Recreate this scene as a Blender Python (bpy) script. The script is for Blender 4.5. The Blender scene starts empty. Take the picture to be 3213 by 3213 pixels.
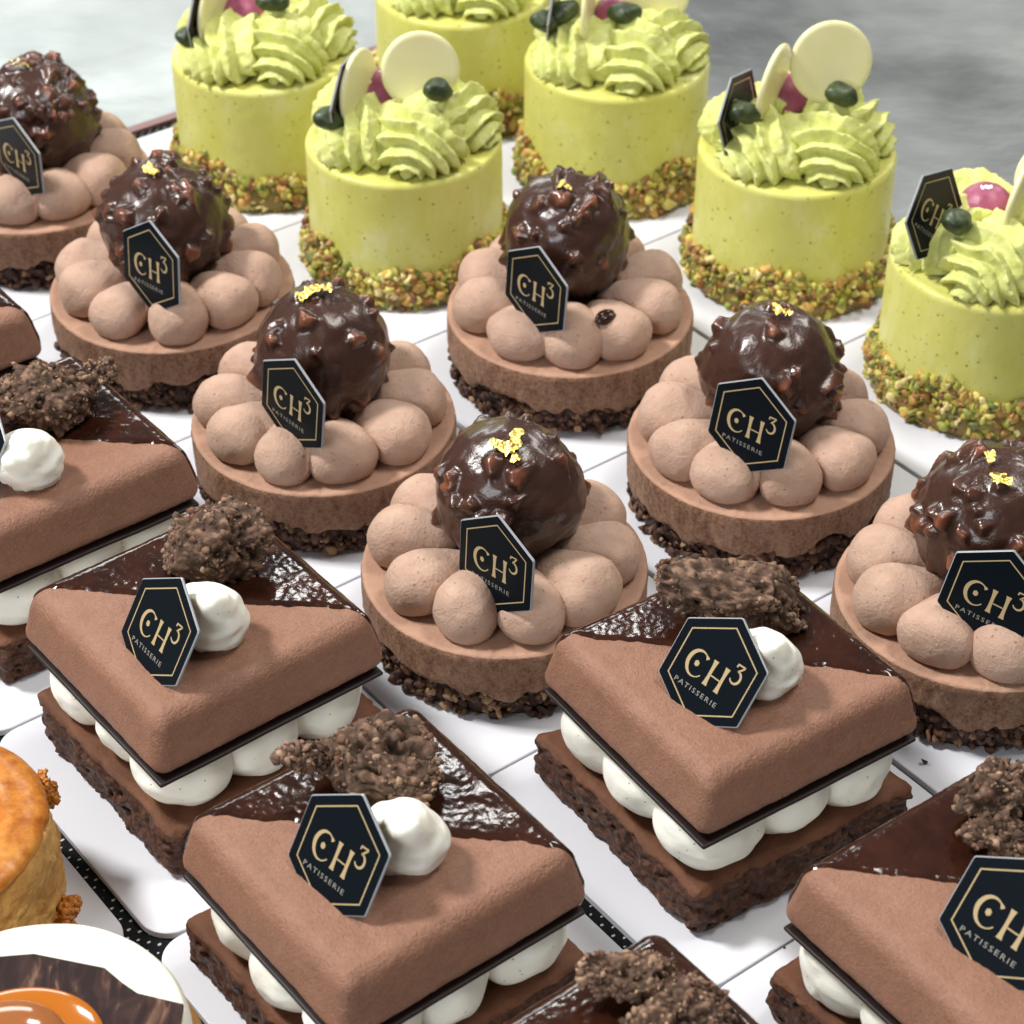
import bpy, bmesh, math, random
import numpy as np
from mathutils import Vector, Matrix

# ------------------------------------------------------------------ scene, camera, light
sc = bpy.context.scene
COL = sc.collection
cm = 0.01
CAM_H, PITCH, YAW = 0.41637, math.radians(37.6277), math.radians(37.4977)
cam = bpy.data.cameras.new('camera'); camo = bpy.data.objects.new('camera', cam); COL.objects.link(camo)
cam.sensor_width = 36; cam.lens = 79.06; cam.clip_start = 0.01; cam.clip_end = 60
camo.location = (0, 0, CAM_H); camo.rotation_euler = (math.pi/2 - PITCH, 0, 0)
cam.dof.use_dof = True; cam.dof.focus_distance = 0.57; cam.dof.aperture_fstop = 30
sc.camera = camo
sc.view_settings.view_transform = 'Standard'; sc.view_settings.look = 'None'
sc.view_settings.exposure = -0.06; sc.view_settings.gamma = 1.0
w = bpy.data.worlds.new('World'); sc.world = w; w.use_nodes = True
bg = w.node_tree.nodes['Background']; bg.inputs[0].default_value = (0.93, 0.96, 1.0, 1); bg.inputs[1].default_value = 0.17

def area(name, loc, target, sx, sy, power, color):
    l = bpy.data.lights.new(name, 'AREA'); l.shape = 'RECTANGLE'; l.size = sx; l.size_y = sy
    l.energy = power; l.color = color
    o = bpy.data.objects.new(name, l); COL.objects.link(o); o.location = loc
    o.rotation_euler = (Vector(target) - Vector(loc)).to_track_quat('-Z', 'Y').to_euler()
    return o
area('ceiling_lamp_key', (-1.25, 0.75, 1.75), (0, .55, 0), 0.36, 0.3, 60, (1.0, 0.985, 0.96))
area('ceiling_lamp_back', (-0.75, 3.0, 0.95), (0, .5, 0), 1.1, 0.45, 13, (0.95, 1.0, 0.97))
area('ceiling_lamp_right', (1.15, 2.1, 1.15), (0, .5, 0), 0.45, 0.3, 8, (1.0, 0.95, 0.9))
area('ceiling_lamp_near', (-0.06, 1.75, 1.18), (0, .5, 0), 0.22, 0.15, 3.2, (1.0, 0.99, 0.96))
area('fill_panel', (-1.0, -1.3, 1.1), (0, .5, 0), 1.0, 0.8, 23, (0.92, 0.96, 1.0))  # added fill light from the camera side, not a real window
area('ceiling_lamp_top', (0.75, 0.7, 1.9), (0, .55, 0), 0.8, 0.4, 22, (1.0, 0.96, 0.90))

# ------------------------------------------------------------------ numpy helpers
def rng(s): return np.random.RandomState(s)
def _h(ix, iy, iz, s):
    n = (ix.astype(np.int64)*73856093) ^ (iy.astype(np.int64)*19349663) ^ (iz.astype(np.int64)*83492791) ^ (s*2654435761)
    n = n & 0xffffffff
    n = ((n ^ (n >> 15))*0x2c1b3c6d) & 0xffffffff
    n = ((n ^ (n >> 12))*0x297a2d39) & 0xffffffff
    n = (n ^ (n >> 15)) & 0xffffffff
    return n/4294967296.0
def vnoise(P, s=0):
    i = np.floor(P); f = P-i; f = f*f*f*(f*(f*6-15)+10); i = i.astype(np.int64); r = 0
    for a in (0, 1):
        for b in (0, 1):
            for c in (0, 1):
                wgt = (f[:, 0] if a else 1-f[:, 0])*(f[:, 1] if b else 1-f[:, 1])*(f[:, 2] if c else 1-f[:, 2])
                r = r+wgt*_h(i[:, 0]+a, i[:, 1]+b, i[:, 2]+c, s)
    return r*2-1
def fbm(P, s=0, o=4, g=.5):
    r = 0; a = 1
    for k in range(o):
        r = r+a*vnoise(P*(2.03**k)+k*7.3, s+k); a *= g
    return r
def worley(P, s=0):
    i = np.floor(P).astype(np.int64); best = np.full(len(P), 9.0); bid = np.zeros(len(P))
    for a in (-1, 0, 1):
        for b in (-1, 0, 1):
            for c in (-1, 0, 1):
                ix, iy, iz = i[:, 0]+a, i[:, 1]+b, i[:, 2]+c
                q = np.stack([ix+_h(ix, iy, iz, s), iy+_h(ix, iy, iz, s+1), iz+_h(ix, iy, iz, s+2)], 1)
                d = np.linalg.norm(P-q, axis=1); m = d < best
                best = np.where(m, d, best); bid = np.where(m, _h(ix, iy, iz, s+3), bid)
    return best, bid
def sst(a, b, x):
    t = np.clip((x-a)/(b-a), 0, 1); return t*t*(3-2*t)
_ico = {}
def ico(n):
    if n not in _ico:
        bm = bmesh.new(); bmesh.ops.create_icosphere(bm, subdivisions=n, radius=1)
        V = np.array([v.co[:] for v in bm.verts]); F = np.array([[v.index for v in f.verts] for f in bm.faces]); bm.free()
        _ico[n] = (V/np.linalg.norm(V, axis=1)[:, None], F)
    V, F = _ico[n]; return V.copy(), F.copy()
def vnormals(V, F):
    n = np.cross(V[F[:, 1]]-V[F[:, 0]], V[F[:, 2]]-V[F[:, 0]]); N = np.zeros_like(V)
    for k in range(F.shape[1]): np.add.at(N, F[:, k], n)
    return N/(np.linalg.norm(N, axis=1)[:, None]+1e-12)
def rotm(r):
    q = r.normal(size=4); q /= np.linalg.norm(q); a, b, c, d = q
    return np.array([[1-2*(c*c+d*d), 2*(b*c-a*d), 2*(b*d+a*c)], [2*(b*c+a*d), 1-2*(b*b+d*d), 2*(c*d-a*b)], [2*(b*d-a*c), 2*(c*d+a*b), 1-2*(b*b+c*c)]])
def rz(a): c, s = math.cos(a), math.sin(a); return np.array([[c, -s, 0], [s, c, 0], [0, 0, 1]])
def rx(a): c, s = math.cos(a), math.sin(a); return np.array([[1, 0, 0], [0, c, -s], [0, s, c]])
def ry(a): c, s = math.cos(a), math.sin(a); return np.array([[c, 0, s], [0, 1, 0], [-s, 0, c]])

def mk(name, V, F, mats, parent=None, smooth=True, col=None, mi=None, loc=None):
    """one mesh object; V in centimetres"""
    V = np.asarray(V, float)*cm; me = bpy.data.meshes.new(name)
    if isinstance(F, np.ndarray):
        n, k = F.shape
        me.vertices.add(len(V)); me.vertices.foreach_set('co', V.ravel().astype(np.float32))
        me.loops.add(n*k); me.loops.foreach_set('vertex_index', F.ravel().astype(np.int32))
        me.polygons.add(n); me.polygons.foreach_set('loop_start', np.arange(0, n*k, k, dtype=np.int32))
        me.update(calc_edges=True)
    else:
        me.from_pydata([tuple(v) for v in V], [], [tuple(f) for f in F])
    if smooth: me.polygons.foreach_set('use_smooth', np.ones(len(me.polygons), dtype=bool))
    for m in (mats if isinstance(mats, (list, tuple)) else [mats]): me.materials.append(m)
    if mi is not None: me.polygons.foreach_set('material_index', np.asarray(mi, np.int32))
    if col is not None:
        at = me.color_attributes.new('tint', 'FLOAT_COLOR', 'POINT')
        c = np.ones((len(V), 4), np.float32); c[:, :3] = col; at.data.foreach_set('color', c.ravel())
    me.validate(); me.update()
    o = bpy.data.objects.new(name, me); COL.objects.link(o)
    if parent is not None: o.parent = parent
    if loc is not None: o.location = [x*cm for x in loc]
    return o
def thing(name, label, cat, loc, rot=0, group=None):
    o = bpy.data.objects.new(name, None); COL.objects.link(o); o.empty_display_size = .01
    o.location = [x*cm for x in loc]; o.rotation_euler = (0, 0, rot)
    o['label'] = label; o['category'] = cat
    if group: o['group'] = group
    return o
def grid_faces(nu, nv, wrap_u=True):
    F = []
    for j in range(nv-1):
        i = np.arange(nu if wrap_u else nu-1); a = j*nu+i; b = j*nu+(i+1) % nu
        F.append(np.stack([a, b, b+nu, a+nu], 1))
    return np.concatenate(F)
def revolve(prof, n=256):
    """prof: list of (r,z) outside bottom to top centre"""
    t = np.linspace(0, 2*np.pi, n, endpoint=False); P = np.array(prof)
    V = np.concatenate([np.stack([r*np.cos(t), r*np.sin(t), np.full(n, z)], 1) for r, z in P])
    return V, grid_faces(n, len(P)), t
def dense(prof, step):
    out = [prof[0]]
    for a, b in zip(prof[:-1], prof[1:]):
        n = max(1, int(math.hypot(b[0]-a[0], b[1]-a[1])/step))
        out += [(a[0]+(b[0]-a[0])*k/n, a[1]+(b[1]-a[1])*k/n) for k in range(1, n+1)]
    return out
def pebbles(r, n, sub, place, cols, flat=.6):
    """n angular fragments merged in one mesh. place(i)->pos,size ; cols(i)->rgb"""
    base, F0 = ico(sub); Vs = []; Fs = []; Cs = []; off = 0
    for i in range(n):
        p, s = place(i); B = base.copy()
        for k in range(7):                                    # random flat cuts make it look chopped
            nrm = r.normal(size=3); nrm /= np.linalg.norm(nrm); d = r.uniform(.3, .75)
            h = B@nrm; B = B-np.where(h > d, h-d, 0)[:, None]*nrm
        B = B*np.array([1, r.uniform(.6, 1), r.uniform(flat, 1)])*s
        Vs.append(B@rotm(r).T+p); Fs.append(F0+off); off += len(B); c = np.array(cols(i))
        Cs.append(np.repeat(c[None], len(B), 0))
    return np.concatenate(Vs), np.concatenate(Fs), np.concatenate(Cs)
def join(parts):
    V = []; F = []; C = []; o = 0
    for v, f, c in parts: V.append(v); F.append(f+o); C.append(c); o += len(v)
    return np.concatenate(V), np.concatenate(F), np.concatenate(C)
def rounded_box(hx, hy, hz, r, n, power=1.0):
    """box centred at 0, half sizes, edge radius r; returns V,F(quads)"""
    V = []; F = []; off = 0
    def lin(h, m): # more samples near the ends
        t = np.linspace(-1, 1, m); return h*np.sign(t)*(1-(1-np.abs(t))**1.15)
    dims = [hx, hy, hz]
    for ax in range(3):
        for sg in (-1, 1):
            a, b = (ax+1) % 3, (ax+2) % 3
            na = max(8, int(n*dims[a]/max(dims))); nb = max(8, int(n*dims[b]/max(dims)))
            A, B = np.meshgrid(lin(dims[a], na), lin(dims[b], nb), indexing='ij')
            P = np.zeros((na*nb, 3)); P[:, a] = A.ravel(); P[:, b] = B.ravel(); P[:, ax] = sg*dims[ax]
            idx = np.arange(na*nb).reshape(na, nb)
            q = np.stack([idx[:-1, :-1], idx[1:, :-1], idx[1:, 1:], idx[:-1, 1:]], -1).reshape(-1, 4)
            if sg < 0: q = q[:, ::-1]
            V.append(P); F.append(q+off); off += len(P)
    V = np.concatenate(V); F = np.concatenate(F)
    key = np.round(V*1e5).astype(np.int64); _, first, inv = np.unique(key, axis=0, return_index=True, return_inverse=True)
    inv = inv.ravel(); V = V[first]; F = inv[F]
    lim = np.array([hx-r, hy-r, hz-min(r, hz*.98)])
    inn = np.clip(V, -lim, lim); d = V-inn; L = np.linalg.norm(d, axis=1)
    V = inn+d/np.maximum(L, 1e-9)[:, None]*np.minimum(r, np.maximum(L, 1e-9))[:, None]*np.where(L > 0, 1, 0)[:, None]
    # push to true radius
    d = V-inn; L = np.linalg.norm(d, axis=1)
    V = inn+d/np.maximum(L, 1e-9)[:, None]*r
    return V, F

# ------------------------------------------------------------------ materials
class M:
    def __init__(s, name):
        s.m = bpy.data.materials.new(name); s.m.use_nodes = True; s.t = s.m.node_tree; s.b = s.t.nodes['Principled BSDF']
        tc = s.n('ShaderNodeTexCoord'); oi = s.n('ShaderNodeObjectInfo')
        mul = s.n('ShaderNodeVectorMath', operation='SCALE'); mul.inputs[0].default_value = (.73, .41, .57); s.l(oi.outputs['Random'], mul.inputs['Scale'])
        add = s.n('ShaderNodeVectorMath', operation='ADD'); s.l(tc.outputs['Object'], add.inputs[0]); s.l(mul.outputs[0], add.inputs[1])
        s.co = add.outputs[0]; s.obj = tc.outputs['Object']; s.h = None
    def n(s, t, **k):
        x = s.t.nodes.new(t)
        for a, b in k.items(): setattr(x, a, b)
        return x
    def l(s, a, b): s.t.links.new(a, b)
    def set(s, **k):
        mp = dict(rough='Roughness', metal='Metallic', spec='Specular IOR Level', sss='Subsurface Weight', coat='Coat Weight', crough='Coat Roughness', ior='IOR', sheen='Sheen Weight')
        for a, v in k.items(): s.b.inputs[mp[a]].default_value = v
        return s
    def sub(s, wgt, rad=(1, .5, .3), scale=.002):
        s.b.inputs['Subsurface Weight'].default_value = wgt; s.b.inputs['Subsurface Radius'].default_value = rad; s.b.inputs['Subsurface Scale'].default_value = scale; return s
    def noise(s, scale, detail=3, rough=.55, stretch=None, dist=0):
        x = s.n('ShaderNodeTexNoise'); x.inputs['Scale'].default_value = scale; x.inputs['Detail'].default_value = detail; x.inputs['Roughness'].default_value = rough; x.inputs['Distortion'].default_value = dist
        c = s.co
        if stretch:
            v = s.n('ShaderNodeVectorMath', operation='MULTIPLY'); v.inputs[1].default_value = stretch; s.l(c, v.inputs[0]); c = v.outputs[0]
        s.l(c, x.inputs['Vector']); return x.outputs['Fac']
    def voro(s, scale, feature='F1'):
        x = s.n('ShaderNodeTexVoronoi', feature=feature); x.inputs['Scale'].default_value = scale; s.l(s.co, x.inputs['Vector']); return x.outputs['Distance']
    def ramp(s, fac, stops):
        r = s.n('ShaderNodeValToRGB'); e = r.color_ramp.elements
        while len(e) < len(stops): e.new(.5)
        for i, (p, c) in enumerate(stops):
            e[i].position = p; e[i].color = (*c, 1) if len(c) == 3 else c
        s.l(fac, r.inputs[0]); return r.outputs[0]
    def mix(s, f, a, b, mode='MIX'):
        x = s.n('ShaderNodeMix', data_type='RGBA', blend_type=mode)
        for v, i in ((f, 0), (a, 6), (b, 7)):
            if hasattr(v, 'links') or hasattr(v, 'is_linked'): s.l(v, x.inputs[i])
            else: x.inputs[i].default_value = v if i == 0 else (*v, 1)
        return x.outputs[2]
    def math(s, op, a, b=None, clamp=False):
        x = s.n('ShaderNodeMath', operation=op); x.use_clamp = clamp
        for v, i in ((a, 0), (b, 1)):
            if v is None: continue
            if isinstance(v, (int, float)): x.inputs[i].default_value = v
            else: s.l(v, x.inputs[i])
        return x.outputs[0]
    def col(s, c):
        if isinstance(c, tuple): s.b.inputs['Base Color'].default_value = (*c, 1)
        else: s.l(c, s.b.inputs['Base Color'])
        return s
    def tint(s):
        a = s.n('ShaderNodeAttribute'); a.attribute_name = 'tint'; return a.outputs['Color']
    def bump(s, h, dist, strength=1.0):
        x = s.n('ShaderNodeBump'); x.inputs['Distance'].default_value = dist*cm; x.inputs['Strength'].default_value = strength
        s.l(h, x.inputs['Height'])
        if s.h is not None: s.l(s.h, x.inputs['Normal'])
        s.h = x.outputs[0]; s.l(s.h, s.b.inputs['Normal']); return s
    def sep(s, c):
        x = s.n('ShaderNodeSeparateXYZ'); s.l(c, x.inputs[0]); return x.outputs

MT = {}
# mousse disc: smooth piped top, porous cut side
m = M('milk_chocolate_mousse'); z = m.sep(m.obj)[2]
topf = m.math('GREATER_THAN', z, 2.33*cm)
side = m.ramp(m.mix(.5, m.noise(200, 5, .75, (1, 1, .45)), m.noise(900, 4, .7)), [(.38, (.20, .088, .045)), (.47, (.36, .185, .105)), (.58, (.50, .29, .185))])  # wide tone range paints pore shade into the side colour
top = m.ramp(m.noise(150, 4), [(.3, (.45, .26, .175)), (.7, (.51, .305, .21))])
m.col(m.mix(topf, side, top)).set(rough=.62, spec=.3).sub(.12, (1, .5, .3), .0015)
pit = m.math('MULTIPLY', m.noise(1900, 5, .7), m.math('SUBTRACT', 1.25, topf))
m.bump(pit, .13, 1.0).bump(m.noise(420, 4, .6, (1, 1, .5)), .06, .5)
MT['mousse'] = m.m
# piped cream of the tarts
m = M('piped_chocolate_cream')
base = m.ramp(m.noise(170, 3), [(.3, (.47, .305, .225)), (.7, (.545, .37, .28))])
pits = m.ramp(m.voro(330), [(.0, (0, 0, 0)), (.085, (0, 0, 0)), (.13, (1, 1, 1))])
m.col(m.mix(pits, (.42, .26, .18), base)).set(rough=.7, spec=.2).sub(.2, (1, .55, .35), .002)
m.bump(pits, .05, .7).bump(m.noise(1100, 4, .7), .07, .75).bump(m.noise(350, 3), .07, .4)
MT['dollop'] = m.m
# glossy chocolate with nuts
m = M('glossy_chocolate_glaze')
m.col(m.tint()).set(rough=.27, spec=.5, coat=.22, crough=.08)
m.bump(m.noise(330, 3), .06, .3).bump(m.noise(1500, 3), .016, .6)
MT['ball'] = m.m
m = M('dark_mirror_glaze')
m.col(m.ramp(m.noise(90, 3), [(.3, (.018, .0055, .0030)), (.75, (.042, .013, .0065))])).set(rough=.13, spec=.5)
m.bump(m.noise(1000, 3, .6), .011, .4).bump(m.noise(130, 2), .035, .2)
MT['glaze'] = m.m
m = M('sprayed_chocolate_mousse')
m.col(m.mix(.6, m.ramp(m.noise(1300, 3, .7), [(.34, (.19, .088, .052)), (.66, (.335, .172, .11))]), m.ramp(m.noise(150, 3), [(.3, (.225, .108, .067)), (.7, (.29, .145, .092))]))).set(rough=.46, spec=.33).sub(.1, (1, .5, .3), .0015)
m.bump(m.noise(1700, 3, .6), .05, .75).bump(m.noise(500, 4, .6), .05, .45)
MT['slab'] = m.m
m = M('chocolate_brownie'); z = m.sep(m.obj)[2]
topf = m.math('GREATER_THAN', z, 1.42*cm)
m.col(m.mix(topf, m.ramp(m.noise(500, 5, .7), [(.3, (.022, .009, .006)), (.55, (.085, .036, .021)), (.75, (.17, .08, .05))]),
      m.ramp(m.noise(130, 4), [(.3, (.10, .038, .019)), (.7, (.165, .068, .034))]))).set(rough=.5, spec=.22)
m.bump(m.noise(1100, 5, .7), .06, .6)
MT['brownie'] = m.m
m = M('dark_chocolate'); m.col((.016, .008, .007)).set(rough=.5, spec=.25).bump(m.noise(300, 3), .02, .3); MT['darkchoc'] = m.m
m = M('vanilla_cream')
sp = m.ramp(m.voro(310), [(.0, (0, 0, 0)), (.05, (0, 0, 0)), (.085, (1, 1, 1))])
m.col(m.mix(sp, (.30, .27, .2), (.92, .905, .80))).set(rough=.45, spec=.3).sub(.35, (1, .8, .5), .003)
m.bump(m.noise(160, 4, .5, (1, 1, 2.2)), .08, .35).bump(m.noise(1500, 3), .01, .3)
MT['cream'] = m.m
m = M('chocolate_crumble')
m.col(m.mix(m.noise(900, 4, .7), m.tint(), m.mix(.3, m.tint(), (.30, .19, .12)))).set(rough=.75, spec=.2)
m.bump(m.noise(1400, 5, .75), .07, .8)
MT['crumble'] = m.m
m = M('praline_crust'); m.col(m.tint()).set(rough=.5, spec=.25).bump(m.noise(900, 4, .65), .05, .7); MT['crust'] = m.m
m = M('chopped_pistachio'); m.col(m.tint()).set(rough=.42, spec=.45).sub(.1, (1, .8, .3), .001).bump(m.noise(700, 4, .6), .04, .6); MT['pist_crust'] = m.m
m = M('pistachio_mousse')
sp = m.ramp(m.voro(230), [(.0, (0, 0, 0)), (.07, (0, 0, 0)), (.14, (1, 1, 1))])
sp2 = m.ramp(m.noise(500, 2), [(.66, (1, 1, 1)), (.76, (.55, .62, .3))])
bc = m.ramp(m.noise(70, 5, .65, (1, 1, .6)), [(.3, (.59, .57, .12)), (.55, (.65, .635, .18)), (.75, (.71, .70, .34))])
m.col(m.mix(1.0, m.mix(sp, (.28, .27, .05), bc), sp2, 'MULTIPLY')).set(rough=.38, spec=.35).sub(.15, (1, .9, .4), .002)
m.bump(m.noise(500, 3), .012, .3).bump(m.noise(120, 3), .06, .3)
MT['pmousse'] = m.m
m = M('whipped_pistachio_cream')
sp = m.ramp(m.noise(900, 2), [(.66, (1, 1, 1)), (.76, (.6, .7, .35))])
m.col(m.mix(1.0, m.ramp(m.noise(250, 4), [(.3, (.58, .605, .17)), (.7, (.70, .72, .30))]), sp, 'MULTIPLY')).set(rough=.7, spec=.2).sub(.12, (1, .9, .4), .0015)
m.bump(m.noise(900, 4, .7), .05, .6)
MT['pwhip'] = m.m
m = M('white_chocolate'); m.col(m.ramp(m.noise(60, 2), [(.3, (.78, .73, .40)), (.7, (.83, .79, .48))])).set(rough=.3, spec=.45).sub(.25, (1, .9, .5), .003); MT['whitechoc'] = m.m
m = M('pistachio_kernel'); m.col(m.ramp(m.noise(350, 4), [(.35, (.018, .032, .012)), (.7, (.06, .085, .025))])).set(rough=.42, spec=.5).bump(m.noise(500, 4), .05, .6); MT['kernel'] = m.m
m = M('berry_gel'); m.col(m.ramp(m.noise(300, 3), [(.3, (.27, .055, .11)), (.7, (.36, .09, .16))])).set(rough=.38, spec=.4).bump(m.noise(700, 3), .03, .5); MT['berry'] = m.m
m = M('gold_leaf'); m.col((.95, .70, .20)).set(metal=1, rough=.28).bump(m.noise(900, 3), .05, .8); MT['gold'] = m.m
m = M('silver_leaf'); m.col((.93, .93, .95)).set(metal=1, rough=.3).bump(m.noise(900, 3), .05, .8); MT['silver'] = m.m
m = M('plaque_black'); m.col((.0035, .0062, .0090)).set(rough=.3, spec=.13); MT['black'] = m.m
m = M('plaque_edge'); m.col((.30, .31, .33)).set(rough=.35); MT['edge'] = m.m
m = M('gold_print'); m.col((.43, .32, .165)).set(rough=.4); MT['print'] = m.m
m = M('silver_print'); m.col((.26, .25, .22)).set(rough=.4); MT['print2'] = m.m
m = M('white_board'); m.col((.70, .705, .75)).set(rough=.32, spec=.4).bump(m.noise(60, 3), .01, .2); MT['board'] = m.m
m = M('tray_rim_brown'); m.col((.17, .07, .065)).set(rough=.4); MT['rim'] = m.m
# perforated black mat
m = M('perforated_black_mat'); x, y, zz = m.sep(m.obj)
def tri(a, k, o=0.0): return m.math('ABSOLUTE', m.math('SUBTRACT', m.math('FRACT', m.math('ADD', m.math('MULTIPLY', a, k), o)), .5))
row = m.math('FLOOR', m.math('MULTIPLY', y, 460)); sh = m.math('MULTIPLY', m.math('MODULO', row, 2), .5)
fx = m.math('ABSOLUTE', m.math('SUBTRACT', m.math('FRACT', m.math('ADD', m.math('MULTIPLY', x, 290), sh)), .5))
fy = tri(y, 460)
d = m.math('ADD', m.math('POWER', m.math('MULTIPLY', fx, 1.0), 2), m.math('POWER', m.math('MULTIPLY', fy, 1.0), 2))
hole = m.math('LESS_THAN', m.math('ADD', d, m.math('MULTIPLY', m.noise(700, 2), .09)), .062)
m.col(m.mix(hole, (.006, .007, .008), (.5, .5, .5))).set(rough=.6, spec=.12).bump(m.noise(900, 3), .05, .5)
MT['mat'] = m.m
# brushed steel counter
m = M('brushed_steel')
bl = m.noise(7, 4, .6)
m.col(m.ramp(m.noise(7, 5, .6, (1, 1.5, 1)), [(.3, (.35, .37, .365)), (.7, (.47, .49, .48))])).set(metal=1, rough=.38)
rr = m.ramp(bl, [(.3, (.33, .33, .33)), (.7, (.58, .58, .58))]); m.l(rr, m.b.inputs['Roughness'])
m.bump(m.noise(22, 4, .55, (1, 1.5, 1)), .5, .3)
MT['steel'] = m.m
m = M('baked_pastry')
m.col(m.mix(m.noise(220, 5, .7), m.tint(), m.mix(.5, m.tint(), (.74, .47, .16)))).set(rough=.6, spec=.3).sub(.1, (1, .6, .3), .001)
m.bump(m.noise(420, 5, .75), .16, .9).bump(m.noise(120, 3), .2, .5)
MT['pastry'] = m.m
m = M('caramel_glaze'); m.col(m.ramp(m.noise(140, 5, .65), [(.35, (.28, .075, .008)), (.5, (.44, .15, .02)), (.65, (.56, .24, .045))])).set(rough=.32, spec=.35)
m.bump(m.noise(420, 4, .6), .03, .4); MT['caramel'] = m.m
m = M('caramel_drop'); m.col((.30, .105, .03)).set(rough=.1, spec=.5, coat=.3).sub(.15, (1, .5, .2), .002); MT['drop'] = m.m
m = M('caramel_pool'); m.col((.42, .125, .012)).set(rough=.1, spec=.5, coat=.3); MT['pool'] = m.m
m = M('white_icing'); m.col((.76, .77, .66)).set(rough=.45, spec=.3).sub(.25, (1, .9, .7), .002).bump(m.noise(50, 2), .03, .3); MT['icing'] = m.m
m = M('marbled_chocolate')
m.col(m.ramp(m.noise(170, 4, .6, (1, .3, 1), 1.2), [(.45, (.020, .010, .010)), (.56, (.045, .022, .017)), (.68, (.20, .11, .07))])).set(rough=.5, spec=.15)
MT['marble'] = m.m

# ------------------------------------------------------------------ layout frame
CY, SY = math.cos(YAW), math.sin(YAW)
def xy(u, v): return (CY*u+SY*v, SY*u-CY*v)

# ------------------------------------------------------------------ plaque with logo
TXT = None
def text_mesh():
    global TXT
    if TXT is None:
        cu = bpy.data.curves.new('txt', 'FONT'); cu.body = 'PATISSERIE'; cu.size = 1; cu.space_character = 1.28; cu.resolution_u = 2
        o = bpy.data.objects.new('txt', cu); COL.objects.link(o); dg = bpy.context.evaluated_depsgraph_get()
        me = o.evaluated_get(dg).to_mesh()
        V = np.array([v.co[:] for v in me.vertices]); F = [tuple(p.vertices) for p in me.polygons]
        o.evaluated_get(dg).to_mesh_clear(); bpy.data.objects.remove(o); bpy.data.curves.remove(cu)
        V[:, 0] -= V[:, 0].min(); wd = V[:, 0].max(); hgt = V[:, 1].max()
        V[:, 0] *= 1/wd; V[:, 1] *= 1/hgt; TXT = (V, F)
    return TXT
def stroke(pts, wid):
    P = np.array(pts, float); T = np.gradient(P, axis=0); T /= np.linalg.norm(T, axis=1)[:, None]+1e-9
    N = np.stack([-T[:, 1], T[:, 0]], 1); w_ = np.array(wid)[:, None]/2
    V = np.concatenate([P+N*w_, P-N*w_]); n = len(P)
    return V, [(i, i+n, i+n+1, i+1) for i in range(n-1)]
def lettering():
    V = []; F = []
    def addm(v, f):
        o = len(V); V.extend([tuple(q) for q in v]); F.extend([tuple(i+o for i in g) for g in f])
    t = np.radians(np.linspace(42, 322, 40)); k = np.linspace(0, 1, 40)
    wC = .03+.078*np.sin(np.pi*np.clip((k-.05)/.85, 0, 1))**1.6; wC[:3] = (.10, .09, .06)
    addm(*stroke(np.stack([-.47+.285*np.cos(t), -.04+.34*np.sin(t)], 1), wC))
    hx = [(-.487+.075*math.cos(a), -.04+.085*math.sin(a)) for a in np.radians(np.arange(30, 390, 60))]
    addm(hx, [tuple(range(6))])
    for sx in (-.03, .35):
        ys = np.linspace(-.385, .30, 9); ww = np.array([.15, .115, .098, .09, .088, .09, .098, .115, .15])
        addm(*stroke([(sx, y_) for y_ in ys], ww))
    addm([(.02, -.105), (.30, -.105), (.30, -.07), (.02, -.07)], [(0, 1, 2, 3)])
    addm(*stroke([(.535, .47), (.545, .545), (.66, .55), (.765, .555)], [.05, .05, .04, .04]))
    addm(*stroke([(.765, .555), (.70, .47), (.625, .385)], [.04, .045, .05]))
    t = np.radians(np.linspace(100, -150, 20)); addm(*stroke(np.stack([.63+.145*np.cos(t), .225+.165*np.sin(t)], 1), .03+.035*np.sin(np.linspace(0.3, np.pi, 20))))
    tv, tf = text_mesh(); main_n = len(F)
    addm([(-.83+q[0]*1.38, -.71+q[1]*.125) for q in tv], tf)
    V = np.array(V); c, s = math.cos(-math.pi/6), math.sin(-math.pi/6)
    V = np.stack([c*V[:, 0]-s*V[:, 1], s*V[:, 0]+c*V[:, 1], np.zeros(len(V))], 1)
    return V, F, main_n
LET = lettering()
def hexpts(R, r=0, n=1):
    out = []
    for k in range(6):
        a = math.radians(60*k); c = np.array([math.cos(a), math.sin(a)])*(R-r/math.cos(math.radians(30)))
        for j in range(n):
            b = a+math.radians(-30+60*(j+.5)/n) if n > 1 else a
            out.append(c+r*np.array([math.cos(b), math.sin(b)]) if n > 1 else c)
    return np.array(out)
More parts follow.
